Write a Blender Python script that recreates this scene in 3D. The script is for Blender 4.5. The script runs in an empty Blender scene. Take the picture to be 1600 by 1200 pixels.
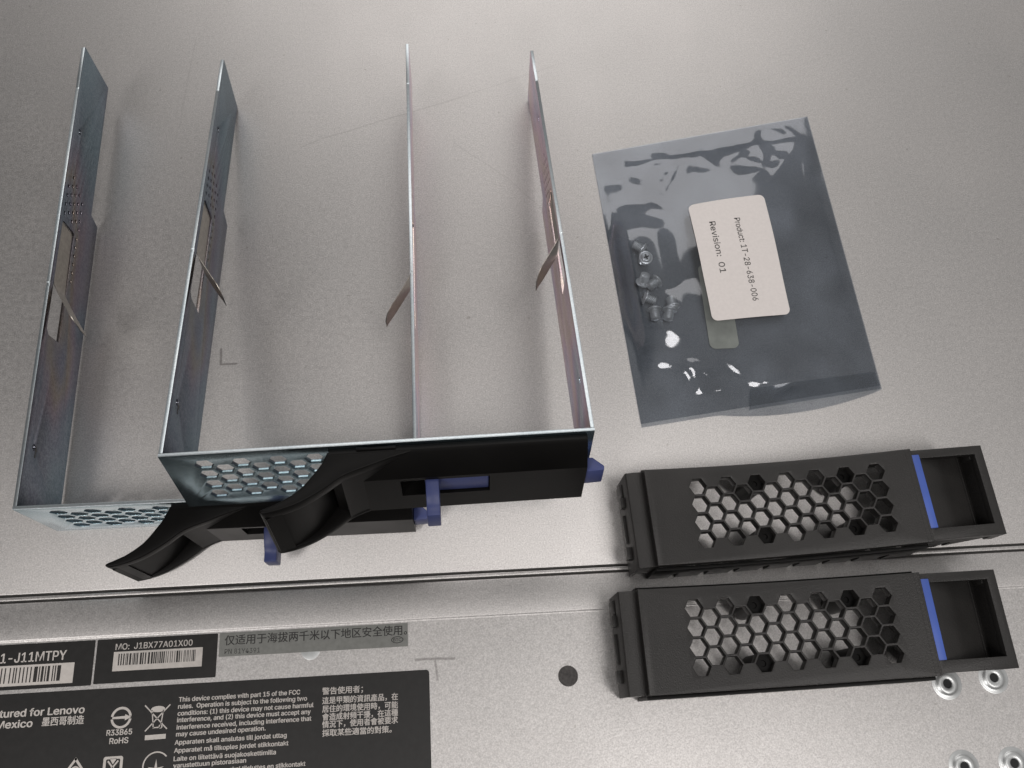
import bpy, bmesh, math, random
from mathutils import Vector, Matrix, Euler, noise
S = 0.001                                   # all builders work in millimetres
C = bpy.context.scene.collection
scn = bpy.context.scene
R = math.radians

# ------------------------------------------------------------------ camera
cam = bpy.data.cameras.new('camera'); camo = bpy.data.objects.new('camera', cam); C.objects.link(camo)
camo.location = (114.52*S, -58.50*S, 253.99*S)
camo.rotation_euler = (R(21.350), R(-2.813), R(-3.363))
cam.sensor_width = 36; cam.lens = 36*1364.5/1600
cam.clip_start = 0.01; cam.clip_end = 20
scn.camera = camo

# ------------------------------------------------------------------ room light
w = bpy.data.worlds.new('World'); scn.world = w; w.use_nodes = True
nt = w.node_tree; nt.nodes.clear()
wo = nt.nodes.new('ShaderNodeOutputWorld'); bg = nt.nodes.new('ShaderNodeBackground')
tc = nt.nodes.new('ShaderNodeTexCoord'); sx = nt.nodes.new('ShaderNodeSeparateXYZ')
cr = nt.nodes.new('ShaderNodeValToRGB')
e = cr.color_ramp.elements                   # height in the room: dim floor and walls, pale ceiling
e[0].position = 0.0; e[0].color = (0.05,0.048,0.046,1)
e[1].position = 1.0; e[1].color = (0.27,0.263,0.258,1)
for p_, k_ in ((0.50,0.09),(0.72,0.20)):
    x = e.new(p_); x.color = (k_,k_*0.97,k_*0.955,1)
mr = nt.nodes.new('ShaderNodeMapRange'); mr.inputs[1].default_value = -1; mr.inputs[2].default_value = 1
nt.links.new(tc.outputs['Generated'], sx.inputs[0]); nt.links.new(sx.outputs['Z'], mr.inputs[0])
nt.links.new(mr.outputs[0], cr.inputs[0])
sd = nt.nodes.new('ShaderNodeMapRange')      # the photographer's side of the room is darker
sd.inputs[1].default_value = -0.75; sd.inputs[2].default_value = 0.10; sd.inputs[3].default_value = 0.18; sd.inputs[4].default_value = 1.0
nt.links.new(sx.outputs['Y'], sd.inputs[0])
ml = nt.nodes.new('ShaderNodeVectorMath'); ml.operation = 'SCALE'
nt.links.new(cr.outputs[0], ml.inputs[0]); nt.links.new(sd.outputs[0], ml.inputs['Scale'])
dk = nt.nodes.new('ShaderNodeVectorMath'); dk.operation = 'DOT_PRODUCT'   # dark spot added to the world to dim the cover's left side
nt.links.new(tc.outputs['Generated'], dk.inputs[0]); dk.inputs[1].default_value = Vector((-0.55,0.16,0.82)).normalized()
dm = nt.nodes.new('ShaderNodeMapRange'); dm.interpolation_type = 'SMOOTHSTEP'
dm.inputs[1].default_value = 0.80; dm.inputs[2].default_value = 0.98; dm.inputs[3].default_value = 1.0; dm.inputs[4].default_value = 0.05
nt.links.new(dk.outputs['Value'], dm.inputs[0])
m2 = nt.nodes.new('ShaderNodeVectorMath'); m2.operation = 'SCALE'
nt.links.new(ml.outputs[0], m2.inputs[0]); nt.links.new(dm.outputs[0], m2.inputs['Scale'])
nt.links.new(m2.outputs[0], bg.inputs[0])
bg.inputs[1].default_value = 1.6
nt.links.new(bg.outputs[0], wo.inputs[0])

def ceiling_lamp(loc, size, power, target, col=(1,0.955,0.93)):
    l = bpy.data.lights.new('ceiling_lamp', 'AREA'); l.shape = 'RECTANGLE'; l.size, l.size_y = size
    l.energy = power; l.color = col
    o = bpy.data.objects.new('ceiling_lamp', l); C.objects.link(o); o.location = loc
    d = Vector(target)-Vector(loc); o.rotation_euler = d.to_track_quat('-Z','Y').to_euler()
    return o
TGT = (0.12, 0.03, 0)
ceiling_lamp((-0.62,-0.80,1.50), (0.25,0.80), 8.8, TGT)
ceiling_lamp((0.75,-0.64,1.80), (0.30,1.10), 9.6, TGT)
ceiling_lamp((0.30,1.75,1.80), (1.90,0.90), 11, TGT)

vs = scn.view_settings
vs.view_transform = 'Standard'; vs.look = 'None'; vs.gamma = 1; vs.use_curve_mapping = False; vs.exposure = 0
scn.cycles.max_bounces = 10; scn.cycles.transparent_max_bounces = 16

# ------------------------------------------------------------------ materials
class Mat:
    def __init__(s, name):
        s.m = bpy.data.materials.new(name); s.m.use_nodes = True
        s.t = s.m.node_tree; s.n = s.t.nodes
        s.b = s.n['Principled BSDF']; s.out = s.n['Material Output']; s.co = None
    def coord(s):
        if not s.co: s.co = s.n.new('ShaderNodeTexCoord').outputs['Object']
        return s.co
    def node(s, k, **kw):
        x = s.n.new(k)
        for a, b in kw.items(): setattr(x, a, b)
        return x
    def link(s, a, b): s.t.links.new(a, b)
    def set(s, color=None, rough=None, metal=None, spec=None):
        if color: s.b.inputs['Base Color'].default_value = (*color, 1)
        if rough is not None: s.b.inputs['Roughness'].default_value = rough
        if metal is not None: s.b.inputs['Metallic'].default_value = metal
        if spec is not None: s.b.inputs['Specular IOR Level'].default_value = spec
        return s
    def math(s, op, a, b=None, c=None, clamp=False):
        x = s.node('ShaderNodeMath', operation=op); x.use_clamp = clamp
        for i, v in enumerate((a, b, c)):
            if v is None: continue
            if isinstance(v, (int, float)): x.inputs[i].default_value = v
            else: s.link(v, x.inputs[i])
        return x.outputs[0]
    def noise(s, scale, detail=2, rough=0.5, vec=None, stretch=None):
        x = s.node('ShaderNodeTexNoise'); x.inputs['Scale'].default_value = scale
        x.inputs['Detail'].default_value = detail; x.inputs['Roughness'].default_value = rough
        v = vec or s.coord()
        if stretch:
            mp = s.node('ShaderNodeMapping'); mp.inputs['Scale'].default_value = stretch
            s.link(v, mp.inputs[0]); v = mp.outputs[0]
        s.link(v, x.inputs['Vector']); return x.outputs['Fac']
    def ramp(s, fac, stops, interp='LINEAR'):
        x = s.node('ShaderNodeValToRGB'); e = x.color_ramp.elements; x.color_ramp.interpolation = interp
        while len(e) < len(stops): e.new(0.5)
        for q, (p, c) in zip(e, stops):
            q.position = p; q.color = (*c, 1) if len(c) == 3 else c
        s.link(fac, x.inputs[0]); return x.outputs[0]
    def mix(s, fac, a, b, blend='MIX'):
        x = s.node('ShaderNodeMix', data_type='RGBA', blend_type=blend)
        for i, v in ((0, fac), (6, a), (7, b)):
            if isinstance(v, (int, float)): x.inputs[i].default_value = v
            elif isinstance(v, tuple): x.inputs[i].default_value = (*v, 1)
            else: s.link(v, x.inputs[i])
        return x.outputs[2]
    def bump(s, h, dist, strength=1.0):
        x = s.node('ShaderNodeBump'); x.inputs['Distance'].default_value = dist; x.inputs['Strength'].default_value = strength
        s.link(h, x.inputs['Height']); s.link(x.outputs[0], s.b.inputs['Normal'])

def seg_mask(M, segs, wobble=0.0006):
    """lines scratched or stamped in a sheet: (ax, ay, bx, by, half width) in mm -> 0..1"""
    v = M.coord()
    nx = M.node('ShaderNodeTexNoise'); nx.inputs['Scale'].default_value = 90; M.link(v, nx.inputs['Vector'])
    sub = M.node('ShaderNodeVectorMath', operation='SUBTRACT'); M.link(nx.outputs['Color'], sub.inputs[0]); sub.inputs[1].default_value = (.5,.5,.5)
    sc = M.node('ShaderNodeVectorMath', operation='SCALE'); M.link(sub.outputs[0], sc.inputs[0]); sc.inputs['Scale'].default_value = wobble*2
    ad = M.node('ShaderNodeVectorMath', operation='ADD'); M.link(v, ad.inputs[0]); M.link(sc.outputs[0], ad.inputs[1])
    fl = M.node('ShaderNodeVectorMath', operation='MULTIPLY'); M.link(ad.outputs[0], fl.inputs[0]); fl.inputs[1].default_value = (1,1,0)
    tot = None
    for ax, ay, bx, by, hw, amt in segs:
        a = Vector((ax,ay,0))*S; b = Vector((bx,by,0))*S; d = b-a
        pa = M.node('ShaderNodeVectorMath', operation='SUBTRACT'); M.link(fl.outputs[0], pa.inputs[0]); pa.inputs[1].default_value = a
        dt = M.node('ShaderNodeVectorMath', operation='DOT_PRODUCT'); M.link(pa.outputs[0], dt.inputs[0]); dt.inputs[1].default_value = d/d.length_squared
        tt = M.math('ADD', dt.outputs['Value'], 0, clamp=True)
        pr = M.node('ShaderNodeVectorMath', operation='SCALE'); pr.inputs[0].default_value = d; M.link(tt, pr.inputs['Scale'])
        df = M.node('ShaderNodeVectorMath', operation='SUBTRACT'); M.link(pa.outputs[0], df.inputs[0]); M.link(pr.outputs[0], df.inputs[1])
        ln = M.node('ShaderNodeVectorMath', operation='LENGTH'); M.link(df.outputs[0], ln.inputs[0])
        k = M.node('ShaderNodeMapRange'); M.link(ln.outputs['Value'], k.inputs[0])
        k.inputs[1].default_value = hw*S*0.4; k.inputs[2].default_value = hw*S; k.inputs[3].default_value = amt; k.inputs[4].default_value = 0
        tot = k.outputs[0] if tot is None else M.math('MAXIMUM', tot, k.outputs[0])
    return tot

def mat_cover():
    M = Mat('galvanised_cover_steel').set(metal=0.94, rough=0.44)
    g = M.noise(2400, 3, 0.6); g2 = M.noise(700, 2, 0.5); big = M.noise(14, 3, 0.55)
    base = M.ramp(g, [(0.28,(0.36,0.354,0.348)), (0.5,(0.57,0.56,0.55)), (0.72,(0.80,0.787,0.773))])
    base = M.mix(0.25, base, M.ramp(g2, [(0.3,(0.42,0.40,0.385)), (0.7,(0.68,0.65,0.63))]))
    base = M.mix(0.22, base, M.ramp(big, [(0.3,(0.44,0.44,0.44)), (0.7,(0.63,0.61,0.60))]))
    sp = M.noise(420, 1, 0.5)
    speck = M.ramp(sp, [(0.0,(1,1,1)), (0.77,(1,1,1)), (0.79,(0.6,0.58,0.56))])
    base = M.mix(0.5, base, speck, 'MULTIPLY')
    sm = seg_mask(M, [(66,131,73.7,134.2,.45,.35),(73.7,134.2,122,151,.40,.55),(122,151,155,164,.35,.35),
                      (26.4,179,23.6,143,.35,.35),(23.6,143,22.6,134,.3,.25),
                      (118,131,136,116,.3,.4),(136,116,147,103,.3,.35),
                      (42.7,55.2,42.9,50.2,.5,1.9),(42.9,50.2,47.6,50.3,.5,1.9),
                      (101.4,-40.8,112,-40.9,.48,1.7),(106.9,-41,107.2,-46.2,.45,1.5),(111.2,-30.6,111.2,-40.9,.25,.25),
                      (145,-42.4,144.2,-45.0,.25,.5),(255,-66,256.5,-62,.3,.4),(216,150,260,168,.3,.2),(55,100,60,88,.25,.25),
                      (20,74,31,70,.3,.2),(70,60,90,57,.25,.18),(150,60,156,20,.25,.15)])
    base = M.mix(M.math('MULTIPLY', sm, 0.32), base, (0.17,0.16,0.155))
    M.link(base, M.b.inputs['Base Color'])
    rr = M.node('ShaderNodeMapRange'); M.link(g2, rr.inputs[0]); rr.inputs[3].default_value = 0.40; rr.inputs[4].default_value = 0.50
    sg = M.noise(38, 4, 0.6); wipe = M.noise(30, 3, 0.6, stretch=(1,0.15,1))     # smudges and wipe marks
    sw = M.math('MULTIPLY', M.math('SUBTRACT', M.math('ADD', sg, wipe), 1.0), 0.06)
    M.link(M.math('ADD', rr.outputs[0], sw), M.b.inputs['Roughness'])
    M.bump(g, 0.00006, 0.5)
    return M.m

def mat_zinc(name, stops, scale=16, rough=0.27, edge=(1,1,1)):
    M = Mat(name).set(metal=1.0, rough=rough); M.b.inputs['Specular Tint'].default_value = (*edge,1)
    f = M.noise(scale, 2, 0.45, stretch=(1,1,1.8))
    st = M.noise(260, 2, 0.5, stretch=(1,0.08,1))
    f2 = M.math('ADD', f, M.math('MULTIPLY', M.math('SUBTRACT', st, 0.5), 0.10))
    base = M.ramp(f2, stops)
    fine = M.noise(1500, 2, 0.6)
    base = M.mix(0.18, base, M.ramp(fine, [(0.35,(0.25,0.27,0.29)), (0.65,(0.75,0.77,0.80))]))
    M.link(base, M.b.inputs['Base Color'])
    M.bump(fine, 0.00003, 0.35)
    return M.m

def mat_plastic(name, col, rough, grain=0.00005, gs=1500, strength=0.5, spec=0.5):
    M = Mat(name).set(rough=rough, spec=spec)
    n = M.noise(gs, 3, 0.55); b = M.noise(60, 3, 0.5)
    a = tuple(c*0.82 for c in col); h = tuple(min(1,c*1.2) for c in col)
    M.link(M.ramp(b, [(0.3,a), (0.7,h)]), M.b.inputs['Base Color'])
    rr = M.node('ShaderNodeMapRange'); M.link(b, rr.inputs[0]); rr.inputs[3].default_value = rough-0.06; rr.inputs[4].default_value = rough+0.08
    M.link(rr.outputs[0], M.b.inputs['Roughness'])
    M.bump(n, grain, strength)
    return M.m

def mat_plain(name, col, rough, metal=0.0, ns=300, amt=0.12, bumpd=None):
    M = Mat(name).set(rough=rough, metal=metal)
    n = M.noise(ns, 3, 0.55)
    M.link(M.ramp(n, [(0.3,tuple(c*(1-amt) for c in col)), (0.7,tuple(min(1,c*(1+amt)) for c in col))]), M.b.inputs['Base Color'])
    if bumpd: M.bump(n, bumpd, 0.4)
    return M.m

def mat_film(name, trans, gcol, fac):
    M = Mat(name)
    t = M.node('ShaderNodeBsdfTransparent'); g = M.node('ShaderNodeBsdfGlossy')
    g.inputs['Color'].default_value = (*gcol,1); g.inputs['Roughness'].default_value = 0.07
    n = M.noise(50, 2, 0.5)
    M.link(M.ramp(n, [(0.3,tuple(c*0.93 for c in trans)), (0.7,tuple(min(1,c*1.07) for c in trans))]), t.inputs['Color'])
    lw = M.node('ShaderNodeLayerWeight'); lw.inputs['Blend'].default_value = 0.25
    f = M.math('ADD', M.math('MULTIPLY', lw.outputs['Fresnel'], 0.35), fac, clamp=True)
    mx = M.node('ShaderNodeMixShader'); M.link(f, mx.inputs[0]); M.link(t.outputs[0], mx.inputs[1]); M.link(g.outputs[0], mx.inputs[2])
    M.link(mx.outputs[0], M.out.inputs['Surface'])
    return M.m

COVER = mat_cover()
DARKGAP = mat_plain('shaded_seam_steel', (0.06,0.058,0.055), 0.6, 0.5)
RAILSHADED = mat_zinc('shaded_slate_zinc_rail', [(0.30,(0.085,0.125,0.145)), (0.44,(0.10,0.125,0.15)), (0.51,(0.12,0.118,0.155)), (0.57,(0.19,0.135,0.165)), (0.63,(0.22,0.165,0.125)), (0.70,(0.14,0.125,0.17)), (0.80,(0.09,0.135,0.15))], 17, edge=(0.60,0.67,0.72))  # darker copy for left rails; their shade is mixed into the zinc tints
RAILLIT = mat_zinc('lit_iridescent_zinc_rail', [(0.28,(0.52,0.68,0.74)), (0.38,(0.62,0.62,0.78)), (0.45,(0.86,0.66,0.78)), (0.52,(0.90,0.76,0.66)), (0.59,(0.88,0.66,0.76)), (0.66,(0.66,0.62,0.80)), (0.76,(0.52,0.70,0.74))], 22, edge=(1,0.93,0.98))  # brighter pink copy for right rails; their lit look is in the colour
CUTEDGE = mat_zinc('bright_cut_zinc_edge', [(0.3,(0.50,0.58,0.62)), (0.7,(0.66,0.72,0.74))], 60, 0.36)
PLATE = mat_zinc('bluish_zinc_plate', [(0.3,(0.22,0.32,0.39)), (0.5,(0.25,0.37,0.42)), (0.7,(0.29,0.37,0.40))], 25, 0.24)
SPRING = mat_plain('dull_spring_steel', (0.36,0.335,0.30), 0.38, 1.0, 900, 0.15, 0.00003)
BLACK = mat_plastic('satin_black_plastic', (0.0055,0.0052,0.005), 0.40, 0.00004, 1800, 0.4, 0.14)
TEXBLACK = mat_plastic('textured_black_plastic', (0.023,0.0218,0.0207), 0.40, 0.00010, 2600, 0.9, 0.5)
NAVY = mat_plastic('navy_blue_plastic', (0.055,0.072,0.205), 0.45, 0.00003, 1800, 0.3)
BLUE = mat_plastic('bright_blue_plastic', (0.07,0.135,0.50), 0.45, 0.00003, 1800, 0.3)
STICKER = mat_plain('black_label_vinyl', (0.014,0.0135,0.013), 0.42, 0, 500, 0.2, 0.00002)
PRINT = mat_plain('pale_label_print', (0.60,0.565,0.53), 0.55, 0, 600, 0.08)
BARBLACK = mat_plain('barcode_black_ink', (0.02,0.018,0.017), 0.5, 0, 600, 0.2)
GREYSTICK = mat_plain('grey_foil_label', (0.25,0.255,0.24), 0.40, 0.3, 700, 0.10)
INK = mat_plain('dark_grey_ink', (0.03,0.029,0.028), 0.5, 0, 600, 0.15)
PAPER = mat_plain('white_label_paper', (0.82,0.775,0.75), 0.5, 0, 900, 0.03, 0.00002)
PAPER_BACK = mat_plain('cream_label_paper', (0.62,0.62,0.52), 0.5, 0, 300, 0.10)
FILM = mat_film('smoky_shielding_film', (0.67,0.698,0.73), (0.66,0.68,0.71), 0.11)
FILMB = mat_film('smoky_shielding_film_back', (0.67,0.695,0.725), (0.55,0.58,0.64), 0.06)
SCREW = mat_plain('pale_screw_steel', (0.90,0.91,0.92), 0.30, 0.62, 900, 0.10)
RIVET = mat_plain('pale_plated_rivet', (0.62,0.64,0.64), 0.36, 0.7, 700, 0.06)
RUBBER = mat_plain('dark_grey_rubber', (0.075,0.07,0.068), 0.75, 0, 1400, 0.35, 0.00008)
HOLE = mat_plain('unlit_hole_lining', (0.012,0.013,0.014), 0.7, 0, 400, 0.1)

# ------------------------------------------------------------------ mesh helpers
def link(name, me, mat, parent=None, mtx=None, smooth=None):
    if mtx is not None: me.transform(mtx)
    o = bpy.data.objects.new(name, me); C.objects.link(o); o.parent = parent
    me.materials.clear()
    if mat: me.materials.append(mat)
    if smooth is not None: shade(me, smooth)
    return o
def shade(me, ang):
    bm = bmesh.new(); bm.from_mesh(me)
    for f in bm.faces: f.smooth = True
    for ed in bm.edges:
        ed.smooth = len(ed.link_faces) == 2 and ed.calc_face_angle(0) < R(ang)
    bm.to_mesh(me); bm.free()
def to_m(me): me.transform(Matrix.Scale(S, 4)); me.update(); return me
def extrude2d(loops, depth, bev=0.0, seg=1):
    """filled outline with holes, in mm, extruded symmetrically in z, returned as a mesh (mm)"""
    cu = bpy.data.curves.new('outline', 'CURVE'); cu.dimensions = '2D'; cu.fill_mode = 'BOTH'
    cu.extrude = max(depth/2-bev, 0.0); cu.bevel_depth = bev; cu.bevel_resolution = seg; cu.offset = -bev
    for lp in loops:
        s = cu.splines.new('POLY'); s.points.add(len(lp)-1); s.use_cyclic_u = True
        for p, q in zip(s.points, lp): p.co = (q[0], q[1], 0, 1)
    o = bpy.data.objects.new('outline', cu)
    me = bpy.data.meshes.new_from_object(o)
    bpy.data.objects.remove(o); bpy.data.curves.remove(cu)
    bm = bmesh.new(); bm.from_mesh(me); bmesh.ops.remove_doubles(bm, verts=bm.verts, dist=1e-4)
    bmesh.ops.recalc_face_normals(bm, faces=bm.faces); bm.to_mesh(me); bm.free()
    return me
def axes(xa, ya, za, org=(0,0,0)):
    m = Matrix((xa, ya, za)).transposed().to_4x4(); m.translation = Vector(org); return m
XZ = lambda y: axes((1,0,0), (0,0,1), (0,-1,0), (0,y,0))          # outline (x, z), thickness along y
YZ = lambda x: axes((0,1,0), (0,0,1), (1,0,0), (x,0,0))            # outline (y, z), thickness along x
XY = lambda z: Matrix.Translation((0,0,z))
class MB:
    def __init__(s): s.bm = bmesh.new()
    def box(s, a, b, bev=0.0, seg=2):
        t = bmesh.new()
        bmesh.ops.create_cube(t, size=1)
        c = (Vector(a)+Vector(b))/2; d = Vector(b)-Vector(a)
        for v in t.verts: v.co = Vector((v.co.x*d.x, v.co.y*d.y, v.co.z*d.z))+c
        if bev: bmesh.ops.bevel(t, geom=t.edges[:], offset=bev, segments=seg, profile=0.5, affect='EDGES')
        s.add(t); return s
    def add(s, t):
        me = bpy.data.meshes.new('t'); t.to_mesh(me); t.free(); s.bm.from_mesh(me); bpy.data.meshes.remove(me)
    def mesh(s, me, mtx=None):
        if mtx is not None: me.transform(mtx)
        s.bm.from_mesh(me); bpy.data.meshes.remove(me); return s
    def lathe(s, prof, n=28, mtx=None):
        t = bmesh.new(); rings = []
        for r, z in prof:
            if r < 1e-6: rings.append([t.verts.new((0,0,z))])
            else: rings.append([t.verts.new((r*math.cos(k*2*math.pi/n), r*math.sin(k*2*math.pi/n), z)) for k in range(n)])
        for a, b in zip(rings, rings[1:]):
            for k in range(n):
                q = (k+1) % n
                if len(a) == 1 and len(b) == 1: continue
                if len(a) == 1: t.faces.new((a[0], b[k], b[q]))
                elif len(b) == 1: t.faces.new((a[k], a[q], b[0]))
                else: t.faces.new((a[k], a[q], b[q], b[k]))
        bmesh.ops.recalc_face_normals(t, faces=t.faces)
        if mtx is not None: t.transform(mtx)
        s.add(t); return s
    def prism(s, pts, a, b, mtx=None, bev=0.0):
        """closed outline (2D) extruded a..b along the third axis"""
        t = bmesh.new()
        lo = [t.verts.new((p[0], p[1], a)) for p in pts]; hi = [t.verts.new((p[0], p[1], b)) for p in pts]
        t.faces.new(lo[::-1]); t.faces.new(hi); n = len(pts)
        for k in range(n): t.faces.new((lo[k], lo[(k+1)%n], hi[(k+1)%n], hi[k]))
        bmesh.ops.recalc_face_normals(t, faces=t.faces)
        if bev:
            bmesh.ops.bevel(t, geom=[e for e in t.edges if e.calc_face_angle(0) > R(25)], offset=bev, segments=2, profile=0.5, affect='EDGES')
        if mtx is not None: t.transform(mtx)
        s.add(t); return s
    def obj(s, name, mat, parent=None, smooth=35):
        me = bpy.data.meshes.new(name); s.bm.to_mesh(me); s.bm.free(); to_m(me)
        return link(name, me, mat, parent, None, smooth)
def empty(name, loc=(0,0,0), rot=(0,0,0)):
    o = bpy.data.objects.new(name, None); C.objects.link(o); o.empty_display_size = 0.01
    o.location = Vector(loc)*S; o.rotation_euler = rot; return o
def tag(o, label, cat, group=None):
    o['label'] = label; o['category'] = cat
    if group: o['group'] = group
    return o
def hexagon(cx, cy, r, ang=0):
    return [(cx+r*math.cos(R(60*k+ang)), cy+r*math.sin(R(60*k+ang))) for k in range(6)]
def circle(cx, cy, r, n=20, sy=1): return [(cx+r*math.cos(2*math.pi*k/n), cy+sy*r*math.sin(2*math.pi*k/n)) for k in range(n)]
def rrect(x0, y0, x1, y1, r, n=5):
    p = []
    for cx, cy, a in ((x1-r,y0+r,-90), (x1-r,y1-r,0), (x0+r,y1-r,90), (x0+r,y0+r,180)):
        p += [(cx+r*math.cos(R(a+90*k/n)), cy+r*math.sin(R(a+90*k/n))) for k in range(n+1)]
    return p
def smoothpts(pts, n=6):
    """Catmull-Rom through an open list of points"""
    out = []; P = [pts[0]]+list(pts)+[pts[-1]]
    for i in range(1, len(P)-2):
        a, b, c, d = (Vector(P[i+k-1]) for k in range(4))
        for k in range(n):
            t = k/n
            out.append(tuple(0.5*((2*b)+(c-a)*t+(2*a-5*b+4*c-d)*t*t+(3*b-a-3*c+d)*t**3)))
    out.append(tuple(pts[-1])); return out

# ------------------------------------------------------------------ the server cover everything lies on
def build_cover():
    m = MB()
    m.box((-400,-17.40,-1.0), (700,600,0), 0.34)
    m.box((-400,-19.05,-1.0), (700,-18.0,-0.10), 0.24)
    t = bmesh.new()                                    # front sheet with a shallow step at y = -30
    prof = [(-19.65,-1.0),(-19.65,-0.3),(-19.8,-0.1),(-20.1,0),(-29.55,0),(-29.8,-0.04),(-30.0,-0.2),(-30.25,-0.27),(-30.5,-0.28),(-400,-0.28),(-400,-1.0)]
    m.prism(prof, -400, 700, axes((0,1,0),(0,0,1),(1,0,0)))
    t.free()
    o = m.obj('server_cover', COVER, None, 40); o['kind'] = 'structure'
    MB().box((-400,-400,-2.2), (700,600,-1.002)).obj('cover_underside', DARKGAP, o)
    for x, y in ((250.4,-55.5), (264.3,-54.7), (250.0,-77.0), (264.2,-77.0)):
        MB().lathe([(4.3,-0.26),(3.9,-0.19),(3.25,-0.16),(3.0,0.0),(2.7,0.25),(2.2,0.34),(1.6,0.32),(1.3,0.2),(1.2,0.0),(1.2,-0.24)], 36, Matrix.Translation((x,y,0))).obj('rivet', RIVET, o)
        MB().lathe([(1.19,-0.20),(0,-0.20)], 24, Matrix.Translation((x,y,0))).obj('rivet_hole', HOLE, o)
    MB().lathe([(2.6,-0.275),(2.45,-0.245),(0.5,-0.235),(0.0,-0.25)], 28, Matrix.Translation((72.4,-36.6,0))).obj('screw_head', RIVET, o)
    MB().lathe([(2.78,-0.27),(2.72,-0.20),(2.55,-0.19),(0,-0.21)], 36, Matrix.Translation((143.3,-47.4,0))).obj('rubber_plug', RUBBER, o)
    return o
cover = build_cover()

# ------------------------------------------------------------------ printed labels
ZL = -0.28
FONT = BUILTIN = bpy.data.curves.new('t','FONT').font
try: FONT = bpy.data.fonts.load(bpy.utils.resource_path('LOCAL')+'/datafiles/fonts/Inter.woff2')   # ships with Blender
except Exception: pass
def text_mesh(s, bold=0.0):
    cu = bpy.data.curves.new('t', 'FONT'); cu.body = s; cu.size = 10; cu.font = FONT if all(ord(c) < 0x2000 for c in s) else bpy.data.fonts.get('Bfont') or BUILTIN; cu.resolution_u = 2
    o = bpy.data.objects.new('t', cu); me = bpy.data.meshes.new_from_object(o)
    bpy.data.objects.remove(o); bpy.data.curves.remove(cu); return me
def bounds(me):
    xs = [v.co.x for v in me.vertices]; ys = [v.co.y for v in me.vertices]
    return min(xs), max(xs), min(ys), max(ys)
_m = text_mesh('H'); CAP = bounds(_m)[3]-0.0
_m = text_mesh('国'); _b = bounds(_m); CJK = _b[3]-_b[2]; CJK0 = _b[2]
def text_lines(name, lines, mat, parent, z, cjk=False, bold=0.0):
    mb = MB()
    for s, a, b, h in lines:
        me = text_mesh(s, bold); x0, x1, y0, y1 = bounds(me)
        a = Vector(a); b = Vector(b); d = b-a; L = d.length; u = d/L; v = Vector((-u.y, u.x))
        kx = L/(x1-x0); ky = h/(CJK if cjk else CAP); yb = CJK0 if cjk else 0.0
        m = Matrix(((u.x*kx, v.x*ky, 0, a.x-u.x*kx*x0-v.x*ky*yb), (u.y*kx, v.y*ky, 0, a.y-u.y*kx*x0-v.y*ky*yb), (0,0,1,z), (0,0,0,1)))
        sh = 0.045 if cjk else bold*h*0.10              # heavier strokes: further impressions shifted a hair
        if sh:
            for q, (ox, oy) in enumerate(((1,0.4),(-1,-0.4),(0.5,-0.8))):
                mb.mesh(me.copy(), Matrix.Translation((ox*sh, oy*sh, 0.003*(q+1))) @ m)
        mb.mesh(me, m)
    return mb.obj(name, mat, parent, None)
def flat(loops, z, th=0.02):
    return (extrude2d(loops, th), XY(z))
def barcode(parent, rect, bars, seed, z):
    bo = MB().mesh(*flat([[(rect[0],rect[1]),(rect[2],rect[1]),(rect[2],rect[3]),(rect[0],rect[3])]], z)).obj('barcode', PRINT, parent, None)
    rng = random.Random(seed); x = bars[0]; mb = MB(); unit = bars[4]
    while x < bars[2]-unit:
        wd = unit*rng.choice((1,1,1,2,2,3)); wd = min(wd, bars[2]-x)
        mb.box((x,bars[1],z+0.012), (x+wd,bars[3],z+0.022)); x += wd+unit*rng.choice((1,1,1,2,2,3))
    mb.obj('barcode_bars', BARBLACK, bo, None)

# left serial number label
o = MB().mesh(*flat([rrect(-80,-42.55,14.05,-30.75,0.3)], ZL+0.04, 0.08)).obj('serial_label', STICKER, None, None)
tag(o, 'black serial number sticker with the larger barcode, at the left edge', 'label')
text_lines('printed_text', [('1-J11MTPY',(-10.55,-35.50),(6.67,-35.45),2.46)], PRINT, o, ZL+0.09, bold=0.25)
barcode(o, (-60,-41.6,9.1,-36.3), (-58,-40.85,6.05,-36.85,0.32), 5, ZL+0.09)
# middle model label
o = MB().mesh(*flat([rrect(14.6,-42.3,47.0,-30.75,0.3)], ZL+0.04, 0.08)).obj('model_label', STICKER, None, None)
tag(o, 'small black sticker reading MO: J1BX77A01X00 above its fine barcode', 'label')
text_lines('printed_text', [('MO:  J1BX77A01X00',(19.64,-33.67),(40.22,-33.60),1.59)], PRINT, o, ZL+0.09, bold=0.2)
barcode(o, (19.3,-39.25,43.1,-34.2), (20.6,-37.8,41.8,-34.75,0.165), 11, ZL+0.09)
# grey altitude label
o = MB().mesh(*flat([rrect(47.5,-37.05,99.25,-30.7,0.15)], ZL+0.04, 0.08)).obj('altitude_label', GREYSTICK, None, None)
tag(o, 'long thin grey sticker with one line of Chinese text and PN 81Y4391', 'label')
text_lines('printed_text', [('仅适用于海拔两千米以下地区安全使用。',(48.93,-34.08),(99.03,-33.89),2.55)], INK, o, ZL+0.09, True)
text_lines('part_number', [('PN 81Y4391',(49.06,-36.37),(58.62,-36.46),1.29)], INK, o, ZL+0.09)
mb = MB().mesh(*flat([circle(96.3,-35.15,1.70,32,0.55), circle(96.3,-35.15,1.48,32,0.50)], ZL+0.095))
ov = mb.obj('oval_mark', INK, o, None)
text_lines('oval_letters', [('BTC',(95.20,-35.55),(97.42,-35.55),0.86)], INK, ov, ZL+0.09, bold=0.25)
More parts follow.
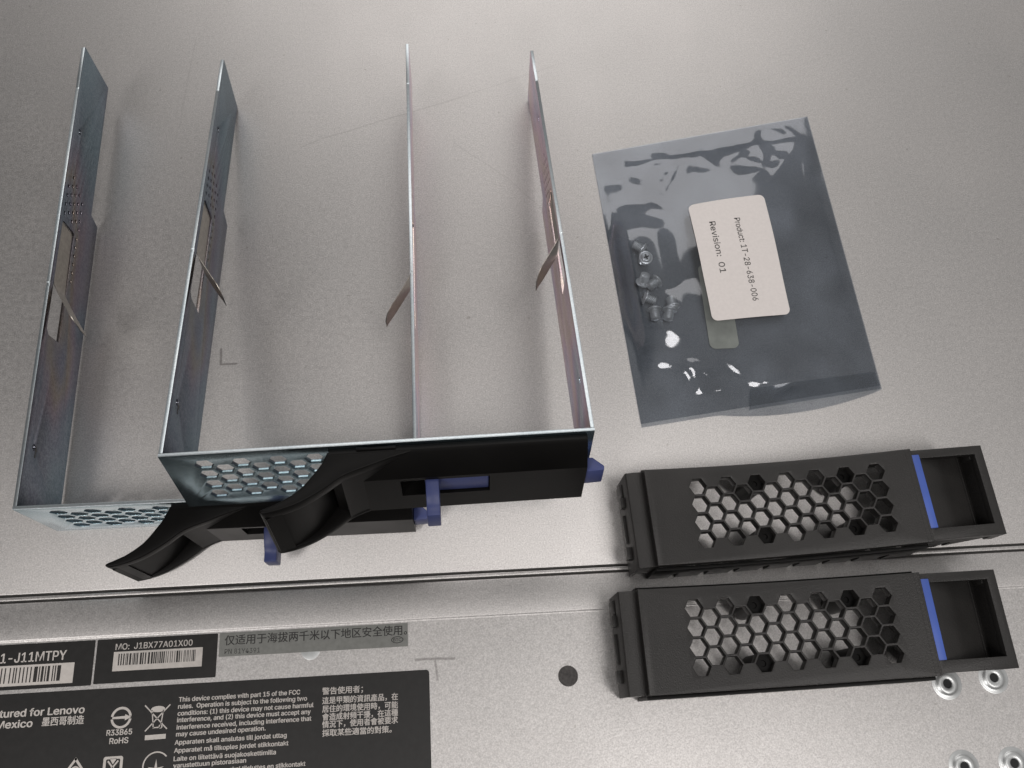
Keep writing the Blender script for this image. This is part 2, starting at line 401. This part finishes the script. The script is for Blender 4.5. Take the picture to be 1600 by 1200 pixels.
# big compliance label
o = MB().mesh(*flat([rrect(-80,-140,104.95,-43.55,0.9)], ZL+0.04, 0.08)).obj('compliance_label', STICKER, None, None)
tag(o, 'large black regulatory sticker with compliance text, symbols and a Chinese warning paragraph', 'label')
zt = ZL+0.09
text_lines('maker_text', [('tured for Lenovo',(-8.75,-49.38),(13.09,-49.43),1.83), ('Mexico',(-9.32,-52.11),(-0.01,-52.11),1.82)], PRINT, o, zt, bold=0.5)
text_lines('origin_text', [('墨西哥制造',(2.46,-52.15),(13.24,-52.18),2.10)], PRINT, o, zt, True)
text_lines('rohs_text', [('R33B65',(19.54,-55.47),(26.06,-55.47),1.36), ('RoHS',(20.50,-57.56),(25.28,-57.56),1.40)], PRINT, o, zt, bold=0.4)
text_lines('compliance_text', [
  ('This device complies with part 15 of the FCC',(37.70,-48.06),(69.88,-47.97),1.15),
  ('rules.  Operation is subject to the following two',(37.65,-49.82),(71.77,-49.68),1.14),
  ('conditions: (1) this device may not cause harmful',(37.66,-51.56),(73.54,-51.46),1.13),
  ('interference, and (2) this device must accept any',(37.64,-53.21),(72.84,-53.10),1.13),
  ('interference received, including interference that',(37.65,-55.03),(73.04,-54.85),1.12),
  ('may cause undesired operation.',(37.65,-56.74),(60.99,-56.58),1.12),
  ('Apparaten skall anslutas till jordat uttag',(37.45,-58.77),(66.63,-58.63),1.11),
  ('Apparatet må tilkoples jordet stikkontakt',(37.45,-60.73),(67.15,-60.64),1.10),
  ('Laite on liitettävä suojakoskettimilla',(37.50,-62.75),(63.95,-62.65),1.10),
  ('varustettuun pistorasiaan',(37.53,-64.42),(56.26,-64.21),1.09),
  ('Apparatets stikprop skal tilsluttes en stikkontakt',(37.55,-66.27),(71.77,-65.96),1.08)], PRINT, o, zt, bold=0.45)
text_lines('warning_text', [
  ('警告使用者；',(75.88,-48.46),(86.82,-48.43),1.73),
  ('這是甲類的資訊產品，在',(75.92,-50.90),(96.29,-50.91),1.72),
  ('居住的環境使用時，可能',(75.97,-53.02),(96.26,-53.04),1.71),
  ('會造成射頻干擾，在這種',(76.01,-55.06),(96.24,-54.98),1.70),
  ('情況下，使用者會被要求',(76.04,-56.95),(96.22,-56.89),1.69),
  ('採取某些適當的對策。',(76.08,-59.06),(94.53,-59.12),1.68)], PRINT, o, zt, True)
def bar2d(mb, a, b, wd, z=zt):
    a = Vector(a); b = Vector(b); d = (b-a).normalized()*wd/2; n = Vector((-d.y,d.x))
    mb.mesh(*flat([[tuple(a-d+n),tuple(a-d-n),tuple(b+d-n),tuple(b+d+n)]], z))
mb = MB()                                              # ring with an arrow through it
def arc(cx, cy, r0, r1, a0, a1, n=22):
    return [(cx+r1*math.cos(R(a0+(a1-a0)*k/n)), cy+r1*math.sin(R(a0+(a1-a0)*k/n))) for k in range(n+1)] + \
           [(cx+r0*math.cos(R(a1-(a1-a0)*k/n)), cy+r0*math.sin(R(a1-(a1-a0)*k/n))) for k in range(n+1)]
mb.mesh(*flat([arc(22.9,-51.2,2.1,2.72,8,172)], zt)); mb.mesh(*flat([arc(22.9,-51.2,2.1,2.72,188,352)], zt))
mb.mesh(*flat([[(20.6,-51.45),(23.9,-51.5),(23.9,-51.95),(25.6,-51.15),(23.9,-50.4),(23.9,-50.8),(20.6,-50.95)]], zt))
mb.obj('ring_symbol', PRINT, o, None)
mb = MB()                                              # crossed-out bin above a solid bar
bar2d(mb,(29.0,-48.6),(35.0,-54.6),0.30); bar2d(mb,(35.4,-48.7),(29.5,-54.9),0.30)
bar2d(mb,(30.9,-50.0),(31.5,-54.3),0.28); bar2d(mb,(33.8,-50.0),(33.4,-54.0),0.28); bar2d(mb,(31.5,-54.2),(33.4,-54.2),0.28)
mb.mesh(*flat([circle(32.4,-49.6,1.85,24,0.42)], zt)); mb.mesh(*flat([circle(33.4,-54.0,0.52,16)], zt))
mb.mesh(*flat([[(29.55,-57.2),(34.95,-57.1),(34.95,-55.9),(29.55,-56.0)]], zt))
mb.obj('bin_symbol', PRINT, o, None)
mb = MB()
mb.mesh(*flat([arc(33.0,-63.6,3.15,3.5,40,320)], zt))
for ang, ln in ((90,2.6),(20,2.2),(160,2.2)):
    c_ = Vector((33.0,-64.6)); d = Vector((math.cos(R(ang)),math.sin(R(ang)))); n = Vector((-d.y,d.x))
    mb.mesh(*flat([[tuple(c_+n*.45),tuple(c_-n*.45),tuple(c_+d*ln)]], zt))
mb.obj('circle_symbol', PRINT, o, None)
mb = MB()
mb.mesh(*flat([rrect(19.4,-66.0,24.4,-60.65,0.6), rrect(20.1,-65.4,23.7,-61.3,0.3)], zt))
for sx_, sy_ in ((1,1),(-1,1),(1,-1),(-1,-1)):
    bar2d(mb,(21.9+sx_*.25,-63.3+sy_*.25),(21.9+sx_*1.2,-63.3+sy_*1.4),0.4)
mb.mesh(*flat([[(21.0,-61.2),(22.8,-61.2),(21.9,-62.6)]], zt))
mb.obj('arrow_square_symbol', PRINT, o, None)
mb = MB()
for a, b in (((12.3,-60.75),(9.4,-64.8)), ((12.3,-60.75),(15.3,-64.8)), ((9.4,-64.8),(15.3,-64.8))): bar2d(mb,a,b,0.6)
mb.mesh(*flat([arc(12.4,-63.6,0.75,1.15,30,210)], zt))
mb.obj('triangle_symbol', PRINT, o, None)

# ------------------------------------------------------------------ hard drive trays
W, LEN, H = 104.0, 150.9, 26.6
def edged(o):
    o.data.materials.append(CUTEDGE)
    for f in o.data.polygons:
        if f.normal.z > 0.6 and f.center.z > (H-0.6)*S: f.material_index = 1
    return o
def build_tray():
    root = empty('drive_tray')
    # side rails
    for side in (0, 1):
        bot = [(1.0,1.6),(99.2,1.6),(100.6,6.9),(LEN-0.3,6.9),(LEN,7.4)]
        top = [(LEN,H-0.5),(LEN-0.4,H),(135.2,H),(135.0,H-0.12),(134.2,H-0.12),(134.0,H),(66.2,H),(66.0,H-0.15),(65.0,H-0.15),(64.8,H),(1.0,H)]
        slot = [(51.6,16.2),(87.4,16.2),(88.0,17.0),(88.0,23.6),(87.3,24.4),(52.6,24.4),(51.2,23.0)]
        loops = [bot+top, slot, circle(121.2,22.0,0.95,14), circle(18.2,22.0,0.95,14)]
        for r_ in range(5):                           # field of small punched holes behind the slot
            for c_ in range(5):
                y, z = 90.6+c_*3.1+(r_ % 2)*1.55, 14.2+r_*2.45
                if (r_, c_) in ((0,4),(4,4),(1,4)): continue
                loops.append(circle(y, z, 0.60, 8))
        for k in range(6): loops.append(circle(72.5+k*2.9, 14.7, 0.55, 8))
        x = 0.5 if side == 0 else W-0.5
        rail = edged(MB().mesh(extrude2d(loops, 1.0, 0.10), YZ(x)).obj('side_rail', RAILSHADED if side == 0 else RAILLIT, root, 30))
        if side == 0:
            a = extrude2d([[(15.6,20.6),(17.4,20.6),(17.4,20.1),(18.9,20.9),(17.4,21.7),(17.4,21.2),(15.6,21.2)]], 0.02)
            MB().mesh(a, YZ(1.012)).obj('arrow_mark', INK, rail, None)
        # spring strip lying in the slot and bending inwards
        s_ = 1 if side == 0 else -1; x0 = 0.45 if side == 0 else W-0.45
        path = smoothpts([(88.4,-0.1),(78,0.0),(69,0.15),(66,0.7),(59,4.6),(54.6,7.3),(53.2,8.0)], 5)
        n_ = len(path); t = bmesh.new(); rows = []
        for i, (yy, dx) in enumerate(path):
            f = i/(n_-1); zt_, zb_ = 24.1, 16.6
            if yy < 57: k = (57-yy)/3.8; zb_ += 0.2*k; zt_ -= 3.4*k*k
            for off in (0, 0.22): rows.append([t.verts.new((x0+s_*(dx+off), yy, zb_)), t.verts.new((x0+s_*(dx+off), yy, zt_))])
        for i in range(n_-1):
            a0, b0, a1, b1 = rows[2*i], rows[2*i+1], rows[2*i+2], rows[2*i+3]
            t.faces.new((a0[0],a1[0],a1[1],a0[1])); t.faces.new((b0[0],b0[1],b1[1],b1[0]))
            t.faces.new((a0[1],a1[1],b1[1],b0[1])); t.faces.new((a0[0],b0[0],b1[0],a1[0]))
        for i in (0, n_-1):
            a0, b0 = rows[2*i], rows[2*i+1]; t.faces.new((a0[0],a0[1],b0[1],b0[0]))
        bmesh.ops.recalc_face_normals(t, faces=t.faces)
        m = MB(); m.add(t); m.obj('spring_strip', SPRING, root, 40)
    # perforated front plate
    hx = []
    for k in range(7):
        for j in range(4 if k % 2 == 0 else 3):
            hx.append(hexagon(9.4+4.39*k, (21.5 if k % 2 == 0 else 18.98)-5.03*j, 2.36))
    edged(MB().mesh(extrude2d([[(0,0),(W,0),(W,H),(0,H)]]+hx, 0.9, 0.04), XZ(0.5)).obj('front_plate', PLATE, root, 30))
    # black bezel: shouldered section with a recess for the latch
    sec = [(-0.02,25.3),(-1.3,25.3),(-2.0,24.7),(-5.35,19.0),(-5.6,18.5),(-5.6,2.3),(-5.2,1.6),(-0.02,1.6)]
    mtx = axes((0,1,0),(0,0,1),(1,0,0))
    m = MB().prism(sec, 39.6, 56.0, mtx).prism(sec, 78.0, 102.2, mtx)
    lo = [(-0.02,9.6),(-5.6,9.6),(-5.6,2.3),(-5.2,1.6),(-0.02,1.6)]; hi = [(-0.02,25.3),(-1.3,25.3),(-2.0,24.7),(-5.35,19.0),(-5.6,18.5),(-5.6,17.3),(-0.02,17.3)]
    m.prism(lo, 56.0, 78.0, mtx).prism(hi, 56.0, 78.0, mtx).box((56.0,-1.2,9.6), (78.0,-0.03,17.3))
    m.box((46.2,-0.95,25.3), (55.6,-0.1,25.75), 0.1)
    bez = m.obj('bezel', BLACK, root, 25)
    # swept handle
    outer = smoothpts([(39.2,-0.6),(38.0,-3.5),(36.2,-6.2),(33.4,-9.7),(29.6,-12.5),(26.3,-14.0),(24.4,-14.8)], 5)
    inner = smoothpts([(24.3,-15.3),(25.4,-15.7),(29.0,-15.0),(33.0,-13.6),(36.5,-11.7),(39.3,-9.9),(42.4,-7.6),(45.4,-6.2),(49.0,-5.0),(54.0,-3.2),(60.0,-1.5)], 5)
    full = outer+inner+[(60.0,-0.6)]
    m = MB().mesh(extrude2d([full], 3.2, 0.4, 2), XY(23.55)).mesh(extrude2d([full], 2.0, 0.3, 1), XY(2.95))
    web = [(x_, y_) for x_, y_ in outer if x_ < 40]
    m.prism(web+[(x_+1.0, y_-1.25) for x_, y_ in web[::-1]], 3.5, 22.4)
    tip = [p_ for p_ in outer if p_[0] < 28.2]+[p_ for p_ in inner if p_[0] < 29.5]
    m.prism(tip, 2.4, 22.6)
    m.prism([p_ for p_ in inner if p_[0] > 42.0]+[(60.0,-0.7),(42.2,-0.7)], 2.4, 22.6)
    m.obj('handle', BLACK, root, 40)
    # blue latch: slider in the recess and a lever standing out of it
    MB().box((61.9,-4.9,9.9), (77.8,-1.25,16.9), 0.25).obj('latch_slider', NAVY, root, 40)
    lev = smoothpts([(-4.0,17.2),(-6.5,17.4),(-9.5,16.8),(-12.0,15.6),(-14.6,15.9)], 4)+smoothpts([(-14.6,9.6),(-12.0,9.3),(-8.0,10.0),(-4.0,10.2)], 4)
    MB().prism(lev, 62.1, 65.4, mtx, 0.3).obj('latch_lever', NAVY, root, 40)
    MB().prism([(102.25,-1.0),(102.25,-5.0),(106.9,-4.8),(107.1,-3.6),(104.4,-1.0)], 8.6, 15.2, None, 0.25).obj('release_tab', NAVY, root, 40)
    return root
def copy_tree(src, loc, rot):
    r = src.copy(); C.objects.link(r); r.location = Vector(loc)*S; r.rotation_euler = rot
    for ch in list(src.children):
        c = ch.copy(); C.objects.link(c); c.parent = r
        for g in list(ch.children):
            d = g.copy(); C.objects.link(d); d.parent = c
    return r
t1 = build_tray()
tag(t1, 'metal hard drive tray lying level on the cover, underneath and left of the tilted one', 'drive tray', 'hard drive trays')
t2 = copy_tree(t1, (44.73,-1.41,26.7), (R(-12.7),R(-0.16),R(1.126)))
tag(t2, 'metal hard drive tray tilted up, its front propped on the level tray', 'drive tray', 'hard drive trays')

# ------------------------------------------------------------------ blank drive bay fillers
def fz(x): return -2.9*(1-((x-38.8)/38.8)**2) if 0 <= x <= 79 else 0.0
def build_filler():
    root = empty('drive_filler')
    HT = 18.0
    hx = []
    for k in range(13):
        for j in range(4 if k % 2 == 0 else 3):
            hx.append(hexagon(15.15+4.34*k, (21.4 if k % 2 == 0 else 18.85)-5.07*j, 2.56))
    me = extrude2d([[(0,0),(78.35,0),(78.35,27),(0,27)]]+hx, 3.2, 0.24)
    bm = bmesh.new(); bm.from_mesh(me)
    for k in range(1, 40):
        bmesh.ops.bisect_plane(bm, geom=bm.verts[:]+bm.edges[:]+bm.faces[:], plane_co=(k*2.0,0,0), plane_no=(1,0,0), dist=1e-4)
    for v in bm.verts: v.co.z += HT-1.6+fz(v.co.x)
    bm.to_mesh(me); bm.free()
    face = MB().mesh(me).obj('vented_face', TEXBLACK, root, 30)
    for gx in (76.6, 77.7):                           # the two fine grooves before the frame
        MB().prism([(gx,0.05),(gx+0.28,0.05),(gx+0.28,26.95),(gx,26.95)], HT-0.35+fz(gx), HT+0.012+fz(gx)).obj('groove', HOLE, face, None)
    # stepped end flange with clips
    prof = [(0.0,6.0),(0.0,15.4),(-0.6,15.6),(-2.5,15.9),(-4.7,15.6),(-5.0,15.1),(-5.0,1.0),(-4.2,1.0),(-3.8,6.0)]
    m = MB().prism(prof, -26.9, -0.1, axes((1,0,0),(0,0,1),(0,-1,0)))
    m.box((-6.3,18.3,7.2), (-4.9,21.3,10.4), 0.15).box((-6.5,3.6,7.2), (-4.9,7.0,10.4), 0.15).box((-5.8,8.6,6.0), (-4.9,16.6,7.6), 0.1).box((-5.7,21.6,3.0), (-4.9,25.6,9.0), 0.3)
    m.box((-0.02,0.1,0.0), (1.0,26.9,15.5))
    m.obj('end_flange', TEXBLACK, root, 35)
    # long walls: slots cut from the lower edge
    for yy in (-0.5, 27.3):
        low = [(0.0,1.0)]
        for x in [7.3+8.9*k for k in range(9)]:
            if x > 77: break
            low += [(x-0.9,0.0),(x-0.9,6.2),(x,7.4),(x+0.9,6.2),(x+0.9,0.0)]
        low += [(78.2,0.0)]
        top = [(x, HT-3.3+fz(x)) for x in range(78,-1,-6)]
        MB().mesh(extrude2d([low+top], 1.0, 0.08), XZ(yy)).obj('side_wall', BLACK, root, 30)
    for yy in (1.5, 25.7):                            # the wall steps in under the latch frame and runs out upwards
        lp = [(78.4,0.0),(79.6,0.0),(79.6,6.0),(80.5,7.2),(81.4,6.0),(81.4,0.0),(87.5,0.6),(87.5,6.4),(88.4,7.6),(89.3,6.4),(89.3,1.5),(98.4,11.0),(98.4,14.35),(78.4,14.35)]
        MB().mesh(extrude2d([lp], 1.0, 0.08), XZ(yy)).obj('side_wall', BLACK, root, 30)
    # latch window frame
    fr = [[(78.4,0.6),(100.3,0.6),(100.3,26.7),(78.4,26.7)], [(80.6,3.8),(97.7,3.8),(97.7,24.2),(80.6,24.2)]]
    m = MB().mesh(extrude2d(fr, 2.6, 0.14), XY(15.6))
    m.box((97.4,0.62,9.4), (100.28,4.0,14.4), 0.2).box((97.4,23.3,9.4), (100.28,26.6,14.4), 0.2).box((98.2,4.0,10.4), (100.25,23.3,14.4), 0.1)
    m.obj('latch_frame', TEXBLACK, root, 30)
    # scooped pocket behind the window
    sc = smoothpts([(80.1,16.2),(83.0,15.4),(87.0,13.9),(91.0,12.1),(95.4,10.6)], 5)
    sec = sc+[(95.6,10.95),(95.95,10.9),(96.1,9.0),(97.75,8.8),(97.75,14.5),(98.3,14.5),(98.3,7.4),(80.1,7.4)]
    MB().prism(sec, -25.6, -1.6, axes((1,0,0),(0,0,1),(0,-1,0))).obj('latch_pocket', TEXBLACK, root, 40)
    MB().box((78.42,3.85,14.6), (80.75,25.2,17.6), 0.18).obj('blue_strip', BLUE, root, 40)
    # bosses and the latch body seen through the vents
    for k, j in ((4,0),(4,3),(10,0),(10,3)):
        x, y = 15.15+4.34*k, 21.4-5.07*j
        MB().lathe([(2.75,2.0),(2.75,13.0),(0.9,13.0),(0.8,12.5),(0,12.5)], 20, Matrix.Translation((x,y,0))).obj('inner_boss', BLACK, root, 35)
    return root
f1 = build_filler(); f1.location = Vector((168.1,-21.3,0))*S; f1.rotation_euler = (0,0,R(2.0))
# build origin: corner of the face nearest the viewer on its left
tag(f1, 'black vented drive bay filler lying across the cover seam, nearer the plastic bag', 'bay filler', 'blank drive bay fillers')
f2 = copy_tree(f1, (161.9,-54.2,-0.28), (0,0,R(0.4)))
tag(f2, 'black vented drive bay filler beside the round dark plug, its corner over the rivets', 'bay filler', 'blank drive bay fillers')

# ------------------------------------------------------------------ antistatic bag of screws
TL, TR, BRc, BL = Vector((165.9,125.0)), Vector((245.9,139.5)), Vector((250.6,33.4)), Vector((172.0,23.8))
def bag_xy(u, v): return (BL*(1-u)+BRc*u)*(1-v)+(TL*(1-u)+TR*u)*v
def ridge(p, f, seed):
    q = Vector((p.x*f, p.y*f, seed)); return 1-abs(noise.noise(q))*2
def pillow(u, v):
    a = max(0.0, math.sin(math.pi*min(1,max(0,(u-0.03)/0.93))))**0.7 if 0.03 < u < 0.96 else 0.0
    b = max(0.0, math.sin(math.pi*min(1,max(0,(v-0.07)/0.86))))**0.7 if 0.07 < v < 0.93 else 0.0
    return a*b
CLUSTER = [(Vector((178.6,86.0)), Vector((179.5,66.0))), (Vector((179.5,66.0)), Vector((184.0,62.5)))]
CREASES = [(172.5,45.6,184,45.0,0.8,1.5), (184,45,196.5,41.2,1.0,1.7), (180,33,189,43,0.5,1.3), (189,43,193,34,0.45,1.2), (207,37,222,41,0.7,1.5),
           (214,33.5,226,37.5,0.7,1.3), (222,41,236,36,0.5,1.4), (236,48,246,38,0.6,1.6), (176,118,196,124,0.6,1.5), (187,106,196,122,0.6,1.4), (198,108,202,124,0.5,1.4),
           (212,121,224,127,0.7,1.5), (224,127,240,128,0.6,1.5), (228,112,238,126,0.6,1.7), (240,104,244,128,0.5,1.6), (200,47,214,33,0.4,1.4), (224,60,240,44,0.5,2.0), (206,52,228,47,0.25,1.6), (228,70,247,58,0.3,1.8), (176,58,192,52,0.3,1.5), (230,96,244,92,0.3,1.6), (186,118,188,104,0.3,1.5), (214,112,230,116,0.35,1.6),
           (188,98,178,108,0.4,1.8), (170,100,186,100,0.4,1.6), (232,86,243,66,0.4,2.2)]
def seg_d(p, a, b):
    t = max(0, min(1, (p-a).dot(b-a)/(b-a).length_squared)); return (p-a-(b-a)*t).length
def film_z(u, v):
    p = bag_xy(u, v); k = pillow(u, v)
    z = 0.45+3.8*k
    z += k*2.0*noise.noise(Vector((p.x*0.026, p.y*0.026, 3.1)))
    z += k*0.25*noise.noise(Vector((p.x*0.06, p.y*0.06, 8.7)))
    flatz = math.exp(-(((u-0.52)/0.30)**4+((v-0.52)/0.30)**4))      # the stiff label keeps the film flat
    edge = max(0.0, 1-flatz)
    for c0, amp in ((0.10,0.75), (0.90,0.75)):                       # crumpled bands along both seals
        g = math.exp(-((v-c0)/0.075)**2)
        z += g*amp*0.9*(ridge(p, 0.065, 1.7+c0*9)-0.55)*min(1,(u*8),(1-u)*8)
        z += g*amp*0.45*(ridge(Vector((p.x*0.6+p.y*0.8, p.y*0.6-p.x*0.3)), 0.10, 5.2+c0*3)-0.55)*min(1,u*8,(1-u)*8)
    g = math.exp(-((u-0.10)/0.09)**2)*math.sin(math.pi*v)
    z += g*0.3*(ridge(p, 0.045, 12.3)-0.5)
    z += edge*0.05*noise.noise(Vector((p.x*0.16, p.y*0.16, 4.4)))
    d = min(seg_d(p, *CLUSTER[0]), seg_d(p, *CLUSTER[1]))               # film tented over the screws
    q = max(0.0, min(1.0, (19.0-d)/16.0)); q = q*q*(3-2*q)*min(1.0, u*14)
    z += max(0.0, 5.1-z)*q
    for ax, ay, bx, by, hh, wd in CREASES:
        a_, b_ = Vector((ax,ay)), Vector((bx,by)); dd = seg_d(p, a_, b_); t_ = max(0, min(1, (p-a_).dot(b_-a_)/(b_-a_).length_squared))
        z += hh*0.85*math.exp(-(dd/(wd*1.5))**2)*(0.25+0.75*math.sin(math.pi*t_))*min(1, u*12, (1-u)*12)
    return max(z, 0.32+0.05*u)
def grid(fn, nu, nv, u0=0, u1=1, v0=0, v1=1):
    t = bmesh.new(); V = [[t.verts.new(fn(u0+(u1-u0)*i/nu, v0+(v1-v0)*j/nv)) for j in range(nv+1)] for i in range(nu+1)]
    for i in range(nu):
        for j in range(nv): t.faces.new((V[i][j], V[i+1][j], V[i+1][j+1], V[i][j+1]))
    m = MB(); m.add(t); return m
bag = empty('antistatic_bag', (208,80,0))
tag(bag, 'smoky see-through antistatic bag holding loose screws, with a white product sticker', 'plastic bag')
def local(p): return (p[0]-208, p[1]-80, p[2])
grid(lambda u, v: local((*bag_xy(u, v), film_z(u, v))), 130, 150, v0=0.012).obj('front_film', FILM, bag, 180)
def back(u, v):
    p = bag_xy(u, v)
    if v < 1e-6: p = p+Vector((0.0, -3.2*math.sin(math.pi*min(1,max(0,(u-0.32)/0.68)))**0.8 if u > 0.32 else 0))
    return local((p.x, p.y, 0.10+0.18*noise.noise(Vector((p.x*.05,p.y*.05,1)))**2+ (0.3 if v < 1e-6 else 0)))
grid(back, 40, 40).obj('back_film', FILMB, bag, 180)
# the sticker follows the film under it
A4, B4, C4, D4 = Vector((195.95,101.1)), Vector((222.7,104.72)), Vector((224.5,59.49)), Vector((198.05,57.46))
def inv_bag(p):
    u, v = 0.5, 0.5
    for _ in range(12):
        q = bag_xy(u, v)-p; du = (bag_xy(u+.001, v)-bag_xy(u, v))/.001; dv = (bag_xy(u, v+.001)-bag_xy(u, v))/.001
        det = du.x*dv.y-du.y*dv.x
        u -= (q.x*dv.y-q.y*dv.x)/det; v -= (du.x*q.y-du.y*q.x)/det
    return u, v
def on_film(p, lift): 
    u, v = inv_bag(Vector(p)); z = sum(film_z(u+a*.03, v+b*.02) for a in (-1,0,1) for b in (-1,0,1))/9
    return local((p[0], p[1], max(z, film_z(u, v))+lift))
def sticker_obj(name, A, B, Cc, D, mat, parent, lift, rad=2.0):
    ex = (B-A).length; ey = (A-D).length
    lp = rrect(0,0,ex,ey,rad,6); me = extrude2d([lp], 0.1)
    bm = bmesh.new(); bm.from_mesh(me)
    for k in range(1,14): bmesh.ops.bisect_plane(bm, geom=bm.verts[:]+bm.edges[:]+bm.faces[:], plane_co=(ex*k/14,0,0), plane_no=(1,0,0))
    for k in range(1,22): bmesh.ops.bisect_plane(bm, geom=bm.verts[:]+bm.edges[:]+bm.faces[:], plane_co=(0,ey*k/22,0), plane_no=(0,1,0))
    for v in bm.verts:
        s_, t_ = v.co.x/ex, v.co.y/ey; p = (D*(1-s_)+Cc*s_)*(1-t_)+(A*(1-s_)+B*s_)*t_
        v.co = Vector(on_film(p, lift+v.co.z))
    m = MB(); m.add(bm); bpy.data.meshes.remove(me)
    return m.obj(name, mat, parent, 60)
st = sticker_obj('product_sticker', A4, B4, C4, D4, PAPER, bag, 0.34)
me_all = MB()
for s, a, b, h in (('Product: 1T-28-638-006',(210.62,94.96),(212.47,64.29),2.0), ('Revision:  01',(201.97,93.81),(202.96,74.45),2.05)):
    me = text_mesh(s, 0.0); x0, x1, y0, y1 = bounds(me); a = Vector(a); b = Vector(b); L = (b-a).length; u_ = (b-a)/L; v_ = Vector((-u_.y,u_.x))
    for v in me.vertices:
        p = a+u_*((v.co.x-x0)*L/(x1-x0))+v_*(v.co.y*h/CAP); v.co = Vector(on_film(p, 0.50))
    me_all.mesh(me)
me_all.obj('printed_text', INK, st, None)
def fold(u, v):
    a_ = Vector((208.0,35.2))*(1-u)+Vector((249.4,39.4))*u; b_ = Vector((206.6,28.2))*(1-u)+Vector((250.6,33.6))*u
    p = a_*(1-v)+b_*v; uu, vv = inv_bag(p)
    return local((p.x, p.y, film_z(min(1,uu), max(0.012,vv))+0.10+0.15*(1-v)))
grid(fold, 50, 8).obj('bottom_fold', FILM, bag, 180)
mb = MB().mesh(extrude2d([rrect(197.2,49.4,206.8,80.0,2.0)], 0.08), Matrix.Translation((-208,-80,0.36)))
mb.obj('rear_sticker', PAPER_BACK, bag, None)

# screws lying inside the bag
def build_screw():
    r = empty('machine_screw')
    MB().lathe([(0,1.0),(0.55,1.0),(0.7,1.25),(1.3,1.38),(1.85,1.15),(2.1,0.75),(2.6,0.62),(2.75,0.4),(2.75,0.1),(2.5,0),(0,0)], 28).obj('head', SCREW, r, 40)
    MB().box((-1.1,-0.22,0.9),(1.1,0.22,1.42)).box((-0.22,-1.1,0.9),(0.22,1.1,1.415)).obj('drive_recess', HOLE, r, None)
    prof = [(1.4,0.02)]; z = -0.3
    while z > -3.3: prof += [(1.15,z),(1.85,z-0.36),(1.15,z-0.72)]; z -= 0.74
    prof += [(1.0,z-0.1),(0.0,z-0.15)]
    MB().lathe(prof, 22).obj('threaded_shank', SCREW, r, 18)
    return r
def aim(d, roll=0): return Vector(d).to_track_quat('Z','Y').to_euler()
# x, y of the head base, z, direction the head points to, label
SCR = [((178.9,85.6),2.1,(0.75,-0.62,0.05),'steel screw topmost in the bag, lying on its side with the thread to the left'),
       ((179.3,81.6),3.2,(0.05,-0.15,0.95),'steel screw standing with its round shiny head facing up'),
       ((177.8,73.6),1.5,(-0.15,-0.35,-0.9),'steel screw standing on its head with the thread tip facing up'),
       ((182.2,73.4),2.1,(0.85,0.55,0.05),'steel screw leaning up to the right, touching the upturned one'),
       ((178.1,67.6),2.1,(-0.9,0.35,0.1),'steel screw lying with its head to the left, just above the lowest pair'),
       ((186.4,64.1),2.1,(0.05,-0.95,0.12),'steel screw on the right with its head pointing down and thread upward'),
       ((180.3,63.0),2.1,(-0.02,1,0.06),'steel screw lowest on the left, head up and thread pointing down'),
       ((185.2,62.6),2.1,(0.25,0.96,0.08),'steel screw lowest on the right, head up against the neighbouring head')]
proto = build_screw()
for i, (xy, z, d, lab) in enumerate(SCR):
    o = proto if i == 0 else copy_tree(proto, (0,0,0), (0,0,0))
    o.location = Vector((xy[0], xy[1], z))*S; o.rotation_euler = aim(d); o.scale = (.86,.86,.86)
    tag(o, lab, 'screw', 'loose screws inside the bag')
